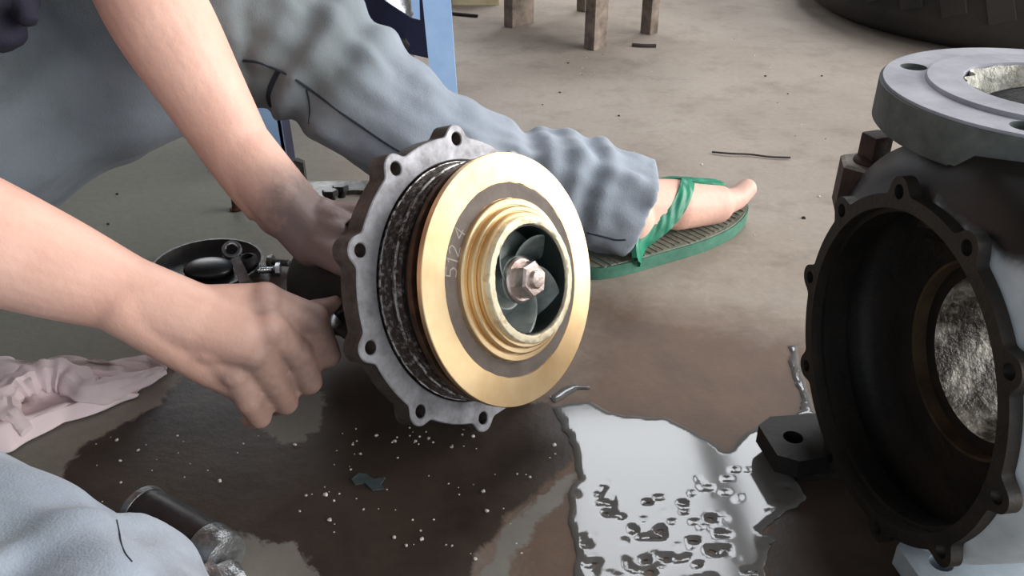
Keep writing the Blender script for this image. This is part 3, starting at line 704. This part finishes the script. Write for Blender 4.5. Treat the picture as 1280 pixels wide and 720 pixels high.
def strap_side(sgn):
    """flat band from the side of the sole over the instep to the toe post, laid on the skin"""
    P = []; n = 72
    for i in range(n):
        q = i/(n-1); sx = .018+.125*min(q, .8)/.8 + .045*max(0, q-.8)/.2; ph = math.radians(-28+125*min(q, .8)/.8)
        d_ = fm*(sgn*math.cos(ph)) + Vector((0, 0, 1))*math.sin(ph); o_ = fp(sx, .004, SOLE+.022) + fm*(.012*max(0, q-.8)/.2)
        h = fb.ray_cast(o_+d_*.12, -d_); p = h[0] if h[0] is not None and (h[0]-o_).length < .07 else o_+d_*.035
        if q < .1: p = fp(sx, sgn*.038, SOLE-.001).lerp(p, q/.1)
        P.append(p)
    for _ in range(14): P = [P[0]]+[(P[i-1]+P[i]*2+P[i+1])/4 for i in range(1, n-1)]+[P[-1]]
    v, f = [], []
    for i in range(n):
        T = (P[min(i+1, n-1)]-P[max(i-1, 0)]).normalized(); c = fp(.018+.125*i/(n-1), 0, SOLE+.012); up = (P[i]-c).normalized(); up = (up-T*up.dot(T)).normalized(); sd = T.cross(up)
        wd = .0130*(1-.45*i/(n-1)); ww = 9
        for j in range(ww):
            e = (j/(ww-1)-.5)*2
            v.append(P[i]+sd*wd*e+up*(.0040-.0010*abs(e)+(.0009*math.sin(i*.75+5*e+1.5*math.sin(i*.25)) if abs(e) < .8 else 0)))
        for j in range(ww):
            e = (j/(ww-1)-.5)*2; v.append(P[i]+sd*wd*e-up*.003)
    for i in range(n-1):
        a, b = i*18, (i+1)*18
        for j in range(8): f.append((a+j, a+j+1, b+j+1, b+j)); f.append((a+9+j, b+9+j, b+10+j, a+10+j))
        f.append((a, b, b+9, a+9)); f.append((a+8, a+17, b+17, b+8))
    return pydata('strap', v, f, M['strap'], ff_)
st1 = strap_side(1); st1['label'] = 'wavy embossed green strap'; strap_side(-1)

# ------------------------------------------------------------------ screwdriver in the right hand
p_t, p_f, p_h = at(443, 377, .805), at(406, 407, .775), at(330, 480, .765)
sd_ = empty('screwdriver', p_f); tag(sd_, 'screwdriver with steel ferrule gripped in the right fist', 'tool'); pmi = Matrix.Translation(-p_f)
def part(name, bm, m, par, inv=None, **k):
    o = obj(name, bm, m, par, **k)
    if inv is not None: o.matrix_parent_inverse = inv
    return o
ax = (p_f-p_h).normalized()
bm = bmesh.new(); loft(bm, [p_h, p_h.lerp(p_f, .3), p_h.lerp(p_f, .7), p_f-ax*.006], [.010, .012, .011, .010], 20, 16); part('handle', bm, M['handle'], sd_, pmi)
bm = bmesh.new(); q = ax.to_track_quat('Z', 'Y').to_matrix().to_4x4()
lathe(bm, [(-.012, .0095), (-.006, .0108), (-.002, .0108), (0, .0098), (.004, .0098), (.006, .0105), (.013, .0100), (.015, .006)], 24, M=Matrix.Translation(p_f) @ q); part('ferrule', bm, M['steel'], sd_, pmi)
bm = bmesh.new(); tube(bm, [p_f, p_f.lerp(p_t, .5), p_t], .0026, 10); part('blade', bm, M['steel'], sd_, pmi)

# ------------------------------------------------------------------ rag
def rag():
    nu, nv = 110, 80; v = []; gr = []
    A, B, C, D = fl(-70, 452), fl(214, 455), fl(70, 590), fl(-90, 600)
    for j in range(nv):
        for i in range(nu):
            u, q = i/(nu-1), j/(nv-1)
            w_ = 1-q
            top = A.lerp(B, u); bot = D.lerp(C, u*.93)
            p = top.lerp(bot, q*(1-.62*u**2.0))
            n_ = mnoise.noise(Vector((u*3.1, q*3.1, 2.2))); n2_ = mnoise.noise(Vector((u*7, q*7, 5.2)))
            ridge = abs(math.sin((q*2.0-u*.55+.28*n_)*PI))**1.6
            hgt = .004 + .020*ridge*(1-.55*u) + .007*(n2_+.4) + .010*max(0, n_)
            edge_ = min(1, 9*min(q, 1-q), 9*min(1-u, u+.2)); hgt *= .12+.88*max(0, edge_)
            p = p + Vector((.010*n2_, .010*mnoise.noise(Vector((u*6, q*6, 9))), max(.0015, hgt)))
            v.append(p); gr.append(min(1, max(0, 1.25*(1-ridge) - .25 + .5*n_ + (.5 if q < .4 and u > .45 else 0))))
    f = [(j*nu+i, j*nu+i+1, (j+1)*nu+i+1, (j+1)*nu+i) for j in range(nv-1) for i in range(nu-1)]
    o = pydata('rag', v, f, M['rag'], angle=None); set_attr(o.data, 'grime_shade', gr)
    s = o.modifiers.new('s', 'SOLIDIFY'); s.thickness = .0012
    bm = bmesh.new(); pth = [fl(205, 462, .008), fl(160, 480, .012), fl(118, 490, .016), fl(84, 472, .022), fl(44, 474, .026), fl(12, 492, .024), fl(10, 520, .018), fl(34, 540, .010)]
    loft(bm, pth, [.004, .010, .014, .0155, .015, .013, .011, .006], 70, 24, fold(4.4, .0035, [(.5, .3, .0016, 14)]))
    roll = obj('rolled_fold', bm, M['rag'], o); set_attr(roll.data, 'grime_shade', [.12]*len(roll.data.vertices))
    return tag(o, 'crumpled pinkish white rag with brown stains under the forearm', 'rag')
rag()

# ------------------------------------------------------------------ metal pieces by the near knee
def lathe_between(p0, p1, prof, N=40, closed=False):
    bm = bmesh.new(); q = (Vector(p1)-Vector(p0)).to_track_quat('Z', 'Y').to_matrix().to_4x4()
    lathe(bm, prof, N, closed, M=Matrix.Translation(Vector(p0)) @ q); return bm
a, b = fl(182, 642, .0215), fl(276, 697, .0215); L = (b-a).length
cy = empty('steel_coupling', (a+b)/2); tag(cy, 'dark steel cylinder with bright flared ends lying beside the near knee', 'metal part'); inv = Matrix.Translation(-(a+b)/2)
part('barrel', lathe_between(a, b, [(0, .018), (0, .0205), (L*.8, .0205), (L*.8, .018)], 40, True), M['dark_steel'], cy, inv)
part('collar', lathe_between(a, b, [(-.005, .018), (-.005, .0212), (.001, .0214), (.0012, .0200), (.0012, .018)], 40, True), M['chrome_worn'], cy, inv)
part('end_cap', lathe_between(a, b, [(L*.79, .010), (L*.79, .0195), (L*.82, .0213), (L*1.02, .0210), (L*1.06, .019), (L*1.08, .012), (L*1.075, .002)]), M['chrome_worn'], cy, inv)
a, b = fl(250, 748, .020), fl(305, 722, .020); L = (b-a).length
hx = empty('hose_fitting', (a+b)/2); tag(hx, 'pale worn metal fitting at the bottom edge below the dark cylinder', 'metal part'); inv = Matrix.Translation(-(a+b)/2)
part('body', lathe_between(a, b, [(0, .008), (0, .018), (L*.5, .0195), (L*.55, .017), (L*.85, .0165), (L, .012), (L, .004)], 24), M['chrome_worn'], hx, inv)
part('hex_collar', lathe_between(a, b, [(L*.25, .012), (L*.25, .0215), (L*.5, .0215), (L*.5, .012)], 6, True), M['chrome_worn'], hx, inv, angle=20)
# small shiny nut tucked against the knee
a = fl(207, 678, .012); bm = bmesh.new(); lathe(bm, [(-.010, .006), (-.010, .0135), (.010, .0135), (.010, .006)], 6, True); bmesh.ops.transform(bm, verts=bm.verts, matrix=Matrix.Translation(a) @ Matrix.Rotation(1.1, 4, 'X'))
tag(obj('hex_nut', bm, M['chrome_worn'], None, angle=20), 'small shiny nut between the knee and the dark cylinder', 'nut')

# ------------------------------------------------------------------ tools behind the right wrist
c = fl(262, 343); tr = empty('drip_tray', c); tag(tr, 'shallow black oily dish behind the right wrist', 'dish'); inv = Matrix.Translation(-c)
bm = bmesh.new(); lathe(bm, [(.0005, .005), (.0005, .050), (.012, .064), (.016, .066), (.016, .063), (.010, .058), (.004, .048), (.004, .005)], 56, True, M=Matrix.Translation(c)); part('dish', bm, M['black_oil'], tr, inv)
bm = bmesh.new(); ball(bm, c+Vector((.0, 0, .008)), (.03, .024, .010)); part('grease_lump', bm, M['dark_steel'], tr, inv)
def spanner(pr, pe, label):
    c = (pr+pe)/2; s = empty('spanner', c); tag(s, label, 'tool'); inv = Matrix.Translation(-c)
    ax = (pe-pr).normalized(); side = ax.cross(CAM-c).normalized(); nn = side.cross(ax); Mx = Matrix((side, ax, nn)).transposed().to_4x4()
    bm = bmesh.new(); lathe(bm, [(-.003, .0068), (-.004, .0085), (-.004, .0105), (-.002, .0118), (.002, .0118), (.004, .0105), (.004, .0085), (.003, .0068)], 24, True, M=Matrix.Translation(pr) @ Mx); part('ring_end', bm, M['steel'], s, inv)
    L = (pe-pr).length; bm = bmesh.new()
    plate(bm, [(-.0048, .010), (.0048, .010), (.0062, L*.5), (.0065, L-.012), (-.0065, L-.012), (-.0062, L*.5)], [], -.002, .002); bmesh.ops.transform(bm, verts=bm.verts, matrix=Matrix.Translation(pr) @ Mx); part('shank', bm, M['steel'], s, inv, smooth=False)
    bm = bmesh.new(); plate(bm, [(-.006, L-.014), (.006, L-.014), (.013, L), (.012, L+.014), (.006, L+.014), (.005, L+.003), (-.005, L+.003), (-.006, L+.014), (-.012, L+.014), (-.013, L)], [], -.003, .003); bmesh.ops.transform(bm, verts=bm.verts, matrix=Matrix.Translation(pr) @ Mx); part('open_end', bm, M['dull_steel'], s, inv, smooth=False)
spanner(at(290, 313, 1.035), fl(312, 366, .006), 'steel ring spanner leaning up out of the black dish')
def bolt(p, ax, L, r, label, m='steel', grp=None):
    ax = Vector(ax).normalized(); q = ax.to_track_quat('Z', 'Y').to_matrix().to_4x4(); s = empty('bolt', p); tag(s, label, 'bolt', grp)
    bm = bmesh.new(); lathe(bm, [(0, r*.5), (0, r*1.9), (r*1.2, r*1.9), (r*1.3, r*1.6), (r*1.3, r*.5)], 6, M=q); obj('head', bm, M[m], s, angle=20)
    bm = bmesh.new(); prof = [(-.0005, r*.95)]
    for i in range(12): prof += [(-L*(i+.2)/12, r), (-L*(i+.7)/12, r*.88)]
    lathe(bm, prof+[(-L, r*.7)], 14, M=q); obj('thread', bm, M[m], s)
bolt(fl(345, 337, .008), (1, .1, .0), .022, .0045, 'bright bolt on the floor beside the black dish, nearer of two')
bolt(fl(341, 327, .008), (-1, .2, .0), .022, .0045, 'dull bolt on the floor behind the bright one', 'dull_steel')
bm = bmesh.new(); lathe(bm, [(0, .007), (0, .012), (.02, .0115), (.022, .007)], 24, True, M=Matrix.Translation(fl(312, 340, .002))); tag(obj('socket', bm, M['dark_steel']), 'small dark socket beside the spanner shank', 'tool')
# flat gasket plate with bolts behind the left hand
c = fl(425, 252); gp = empty('gasket_plate', c); tag(gp, 'flat oily metal plate lying behind the left hand', 'metal part'); inv = Matrix.Translation(-c)
bm = bmesh.new(); plate(bm, [(-.075, -.055), (.075, -.055), (.08, .05), (.03, .06), (-.085, .055)], [circle2(.02, -.005, .03, 28), circle2(-.055, .03, .006, 12)], .0005, .007); bmesh.ops.translate(bm, verts=bm.verts, vec=c); part('plate', bm, M['dull_steel'], gp, inv, smooth=False)
for (x, y, l) in ((413, 244, 'stubby dark bolt standing on the oily plate, left of two'), (426, 238, 'stubby dark bolt standing on the oily plate, right of two')):
    bolt(fl(x, y, .018), (0, .1, 1), .0105, .006, l, 'dark_steel')
# small brown peg near the far forearm
p = fl(296, 262); bm = bmesh.new(); lathe(bm, [(0, .009), (.002, .010), (.004, .006), (.022, .005), (.024, .003)], 16, M=Matrix.Translation(p)); tag(obj('rubber_stopper', bm, M['copper_edge']), 'small brown stopper standing on the floor beside the far forearm', 'stopper')

# ------------------------------------------------------------------ blue machine stand
c = Vector((-.22, 1.5, 0)); bs = empty('machine_stand', c); tag(bs, 'pale blue steel machine stand behind the shin', 'stand'); inv = Matrix.Translation(-c)
def sheet(P, th, name, m, par=bs, inv_=None):
    """thick sheet from an outline in space"""
    P = [Vector(p) for p in P]; n = (P[1]-P[0]).cross(P[2]-P[0]).normalized()*th
    N_ = len(P); v = P+[p+n for p in P]; f = [tuple(range(N_)), tuple(range(2*N_-1, N_-1, -1))]+[(i, i+N_, (i+1) % N_+N_, (i+1) % N_) for i in range(N_)]
    o = pydata(name, v, f, m, par, smooth=False); o.matrix_parent_inverse = inv_ if inv_ is not None else inv; return o
d0 = 1.47
tl, tr_, br, bl_ = at(512, -160, 1.35), at(552, -160, 1.35), fl(575, 168), fl(545, 168)
sheet([tl, tr_, br, bl_], .006, 'leg', M['blue_paint'])
e = (tl-bl_)*0
sheet([tl, bl_, bl_+Vector((-.004, .05, 0)), tl+Vector((-.004, .05, 0))], .005, 'leg_web', M['blue_paint'])
l0, l1 = fl(330, 216), fl(361, 216)
sheet([l0+Vector((-.01, 0, .45)), l1+Vector((-.01, 0, .45)), l1, l0], .006, 'leg', M['blue_paint'])
sheet([l1+Vector((-.01, 0, .45)), l1+Vector((-.01, .05, .45)), l1+Vector((0, .05, 0)), l1], .005, 'leg_web', M['blue_dark'])
bm = bmesh.new(); plate(bm, [(-.018, 0), (.018, 0), (.018, .030), (.008, .036), (-.018, .030)], [circle2(.004, .018, .0085, 20)], 0, .012)
bmesh.ops.transform(bm, verts=bm.verts, matrix=Matrix.Translation(fl(369, 224)+Vector((0, -.005, 0))) @ Matrix(((1, 0, 0, 0), (.25, 0, -1, 0), (0, 1, 0, 0), (0, 0, 0, 1)))); part('anchor_lug', bm, M['dull_steel'], bs, inv, smooth=False)['label'] = 'steel lug with a bolt hole'
y2 = 1.95
for x in (-.58, -.25):
    sheet([(x, y2, .5), (x+.05, y2, .5), (x+.07, y2+.05, 0), (x+.02, y2+.05, 0)], .006, 'leg', M['blue_paint'])
bm = bmesh.new(); box(bm, (-.25, 1.66, .53), (.62, .8, .05), None, .008); part('top', bm, M['blue_paint'], bs, inv)
# navy cross plate with a cut-out between the legs
A_ = at(462, -60, 1.62); 
def q3(x, y, d): return at(x, y, d)
bm = bmesh.new()
plate(bm, [(-.10, -.03), (.085, -.072), (.085, .16), (-.10, .16)], [[(.0, .03), (.045, .0), (.06, -.004), (.062, .12), (.0, .12)]], 0, .006)
bmesh.ops.transform(bm, verts=bm.verts, matrix=Matrix.Translation(at(482, 22, 1.52)) @ Matrix(((1, 0, 0, 0), (0, 0, -1, 0), (0, 1, 0, 0), (0, 0, 0, 1)))); part('cross_plate', bm, M['blue_dark'], bs, inv, smooth=False)
p = at(503, 56, 1.50); bm = bmesh.new(); lathe(bm, [(0, .004), (0, .013), (.009, .013), (.010, .006), (.024, .006)], 6, M=Matrix.Translation(p) @ Matrix.Rotation(PI/2, 4, 'X')); part('bolt', bm, M['dull_steel'], bs, inv, angle=20)
# blue drum and steel can standing under it
c2 = fl(436, 68); c2 = Vector((c2.x, c2.y+.02, 0)); bm = bmesh.new(); lathe(bm, [(.001, .01), (.001, .050), (.004, .054), (.19, .058), (.192, .061), (.198, .061), (.20, .056), (.198, .052), (.19, .050), (.012, .046), (.012, .01)], 48, True, M=Matrix.Translation(c2))
tag(obj('plastic_bucket', bm, M['blue_plastic']), 'ultramarine plastic bucket under the blue stand', 'bucket')
c3 = Vector((-.275, 1.84, 0)); bm = bmesh.new(); lathe(bm, [(.001, .01), (.001, .066), (.005, .07), (.10, .07), (.104, .073), (.108, .07), (.215, .07), (.22, .073), (.224, .07), (.222, .06), (.222, .01)], 48, M=Matrix.Translation(c3))
tag(obj('steel_can', bm, M['steel']), 'shiny steel can seen through the navy plate of the blue stand', 'can')

# ------------------------------------------------------------------ stool, box, tyre in the background
c = Vector((.225, 2.17, 0)); sl = empty('low_stool', c); tag(sl, 'low wooden stool standing in the background', 'stool'); inv = Matrix.Translation(-c)
for (px, py, s) in ((661, 30, -1), (757, 59, -1), (821, 41, 1), (744, 12, -1)):
    p = fl(px, py); bm = bmesh.new(); s2 = .046
    hw = (.046, .03) if s < 0 else (.03, .03)
    box(bm, p+Vector((-.022 if s < 0 else -.015, .012, .18)), ((.075 if px == 661 else .044) if s < 0 else .03, .03, .36), Matrix.Rotation(.0, 3, 'Z'), .003)
    bmesh.ops.rotate(bm, verts=bm.verts, cent=p, matrix=Matrix.Rotation(.78, 3, 'Z'))
    part('leg', bm, M['stool_wood'], sl, inv)
    
bm = bmesh.new(); box(bm, (.225, 2.17, .375), (.34, .36, .03), Matrix.Rotation(.0, 3, 'Z'), .004); part('seat', bm, M['stool_wood'], sl, inv)
for (A_, B_) in (((661, 30), (757, 59)), ((757, 59), (821, 41)), ((661, 30), (744, 12))):
    a, b = fl(*A_)+Vector((0, 0, .12)), fl(*B_)+Vector((0, 0, .12)); bm = bmesh.new(); q = (b-a).to_track_quat('X', 'Z').to_matrix()
    box(bm, (0, 0, 0), ((b-a).length, .014, .03)); bmesh.ops.transform(bm, verts=bm.verts, matrix=Matrix.Translation((a+b)/2) @ q.to_4x4()); part('stretcher', bm, M['stool_wood'], sl, inv, smooth=False)
c = fl(585, 6); bx_ = empty('cardboard_box', c+Vector((0, .1, 0))); tag(bx_, 'pale cardboard box on the floor beyond the blue leg', 'box'); inv = Matrix.Translation(-(c+Vector((0, .1, 0))))
for (cc_, ss) in (((0, .0, .07), (.16, .006, .14)), ((0, .2, .07), (.16, .006, .14)), ((-.08, .1, .07), (.006, .2, .14)), ((.08, .1, .07), (.006, .2, .14)), ((0, .1, .004), (.16, .2, .006))):
    bm = bmesh.new(); box(bm, c+Vector(cc_), ss); part('panel', bm, M['card'], bx_, inv, smooth=False)
a, b = fl(566, 17, .004), fl(597, 20, .004); bm = bmesh.new(); tube(bm, [a, a.lerp(b, .6), b], .004, 8); tag(obj('iron_rod', bm, M['dark_bit']), 'thin dark rod lying in front of the cardboard box', 'rod')
bm = bmesh.new(); box(bm, fl(559, 22)+Vector((0, .02, .2)), (.022, .03, .4), None, .003); tag(obj('timber_post', bm, M['stool_wood']), 'narrow pale timber post right behind the blue leg', 'post')
# tyre
c = Vector((1.36, 2.36, 0)); ty = empty('truck_tyre', c); tag(ty, 'big dusty black tyre lying flat at the top right', 'tyre')
bm = bmesh.new(); lathe(bm, [(.02, .34), (.0, .40), (.004, .54), (.03, .585), (.07, .60), (.20, .60), (.24, .585), (.266, .54), (.27, .40), (.25, .34), (.24, .31), (.22, .305), (.05, .305), (.03, .31)], 96, True); obj('carcass', bm, M['tyre'], ty)
for k in range(40):
    bm = bmesh.new(); box(bm, (0, 0, 0), (.022, .05, .11)); A = 2*PI*k/40
    bmesh.ops.transform(bm, verts=bm.verts, matrix=Matrix.Rotation(A, 4, 'Z') @ Matrix.Translation((.598, 0, .135)) @ Matrix.Rotation(.35, 4, 'X')); obj('tread_block', bm, M['tyre'], ty, smooth=False)
for (x, y, l) in ((1214, 54, 'thin bright steel pin standing behind the round flange, nearer of two'), (1241, 40, 'thin steel pin standing behind the round flange, farther of two')):
    p = fl(x, y); bm = bmesh.new(); lathe(bm, [(0, .010), (.003, .010), (.004, .005), (.035, .004), (.038, .002)], 12, M=Matrix.Translation(p)); tag(obj('steel_pin', bm, M['steel']), l, 'pin')

# ------------------------------------------------------------------ standing water
PUD = [pix_poly(p) for p in ([(692, 510), (712, 505), (736, 502), (760, 514), (800, 521), (835, 524), (862, 538), (892, 552), (905, 563), (920, 556), (934, 543), (946, 535), (956, 545), (968, 566), (986, 592), (1008, 622), (992, 636), (970, 650), (962, 690), (955, 720), (945, 800), (735, 800), (722, 720), (716, 690), (708, 650), (712, 615), (724, 600), (716, 560), (700, 530)],
       [(986, 432), (999, 430), (1000, 456), (1004, 476), (1014, 498), (1020, 520), (992, 524), (1004, 506), (996, 482), (989, 456)],
       [(688, 496), (700, 486), (716, 480), (733, 482), (735, 476), (738, 488), (722, 489), (706, 496), (694, 503)])]
x0, x1, y0, y1 = 0.0, .40, .40, .86; st = .0028
ux = np.arange(x0, x1, st); uy = np.arange(y0, y1, st); UX, UY = np.meshgrid(ux, uy)
D = np.min([sdf(p, UX, UY) for p in PUD], axis=0)
NZ = np.array([[mnoise.noise(Vector((x*32, y*32, 1.7)))*.5 + mnoise.noise(Vector((x*75, y*75, 4.7)))*.35 + mnoise.noise(Vector((x*160, y*160, 8.7)))*.2 for x in ux] for y in uy])
D = D + NZ*.0085
low = np.clip((.645-UY)/.12, 0, 1)                       # towards the camera the sheet breaks up into islands
NB = np.array([[mnoise.noise(Vector((x*46, y*80, 3.1)))*.6 + mnoise.noise(Vector((x*120, y*200, 6.7)))*.45 for x in ux] for y in uy])
D = np.maximum(D, (NB + .80 - .46*low)*-.012)
vid = {}; V = []; Fc = []
def vert(key, p, dd):
    if key not in vid: vid[key] = len(V); V.append((p[0], p[1], .0006+min(.0014, max(0, -dd)*.7)))
    return vid[key]
H_, W_ = D.shape
for j in range(H_-1):
    for i in range(W_-1):
        cs = [(i, j), (i+1, j), (i+1, j+1), (i, j+1)]; ds = [D[b_, a_] for a_, b_ in cs]
        if min(ds) >= 0: continue
        poly = []
        for k in range(4):
            (a0, b0), (a1, b1) = cs[k], cs[(k+1) % 4]; da, db = ds[k], ds[(k+1) % 4]
            if da < 0: poly.append(vert((a0, b0), (ux[a0], uy[b0]), da))
            if (da < 0) != (db < 0):
                s = da/(da-db); kk = ('e',)+tuple(sorted([(a0, b0), (a1, b1)]))
                poly.append(vert(kk, (ux[a0]+(ux[a1]-ux[a0])*s, uy[b0]+(uy[b1]-uy[b0])*s), 0))
        if len(poly) > 2: Fc.append(tuple(poly))
pud = pydata('water_puddle', V, Fc, M['water'], angle=None)
tag(pud, 'shallow puddle mirroring daylight between the impeller and the casing', 'puddle')

# ------------------------------------------------------------------ loose bits on the floor
def grit(name, pts, rmin, rmax, mat, label):
    bm = bmesh.new()
    for p in pts:
        r = rmin+(rmax-rmin)*random.random()**2
        vs = bmesh.ops.create_icosphere(bm, subdivisions=1, radius=r)['verts']
        for v in vs: v.co *= .7+.6*random.random()
        bmesh.ops.scale(bm, verts=vs, vec=(1, 1, .6)); bmesh.ops.translate(bm, verts=vs, vec=(p.x, p.y, r*.35))
    o = obj(name, bm, mat, smooth=False); o['kind'] = 'stuff'; o['label'] = label; o['category'] = 'grit'; return o
pts = [fl(x, y) for x, y in ((634, 50), (688, 75), (713, 73), (725, 92), (763, 87), (877, 206), (930, 182), (1001, 156), (1031, 61), (792, 190), (745, 190), (963, 85), (650, 108), (706, 82), (872, 10), (733, 72), (990, 300), (800, 62))]
pts += [fl(random.uniform(400, 700), random.uniform(550, 700)) for _ in range(50)] + [fl(random.uniform(120, 420), random.uniform(540, 640)) for _ in range(26)] + [fl(random.uniform(600, 1250), random.uniform(30, 300)) for _ in range(30)] + [fl(random.gauss(520, 40), random.gauss(545, 8)) for _ in range(25)]
grit('pale_grit', pts, .0006, .0021, M['pebble'], 'tiny pale crumbs scattered over the floor')
pts = [fl(random.uniform(0, 420), random.uniform(180, 320)) for _ in range(14)] + [fl(random.uniform(600, 1050), random.uniform(20, 330)) for _ in range(22)]
grit('dark_grit', pts, .001, .0035, M['dark_bit'], 'tiny dark crumbs scattered over the dry floor')
bm = bmesh.new(); tube(bm, [fl(890, 190, .003), fl(915, 192, .004), fl(938, 193, .003), fl(962, 196, .003), fl(988, 197, .003)], .0016, 6); tag(obj('twig', bm, M['dark_bit']), 'thin dark twig lying on the dry floor beyond the foot', 'twig')
bm = bmesh.new(); tube(bm, [fl(790, 56, .004), fl(806, 57, .004), fl(820, 57, .004)], .004, 6); tag(obj('twig', bm, M['dark_bit']), 'short dark stick lying in front of the stool', 'twig')
bm = bmesh.new(); plate(bm, [(-.016, .004), (-.012, -.003), (-.004, -.001), (.004, -.010), (.014, -.008), (.010, -.002), (.013, .006), (.003, .004), (-.004, .010), (-.011, .011)], [], .0004, .0016); bmesh.ops.translate(bm, verts=bm.verts, vec=fl(462, 604)); tag(obj('torn_scrap', bm, simple('bluish_scrap', (84, 100, 102), (54, 62, 64), 60, .5), smooth=False), 'torn bluish scrap lying flat on the dark wet floor', 'scrap')
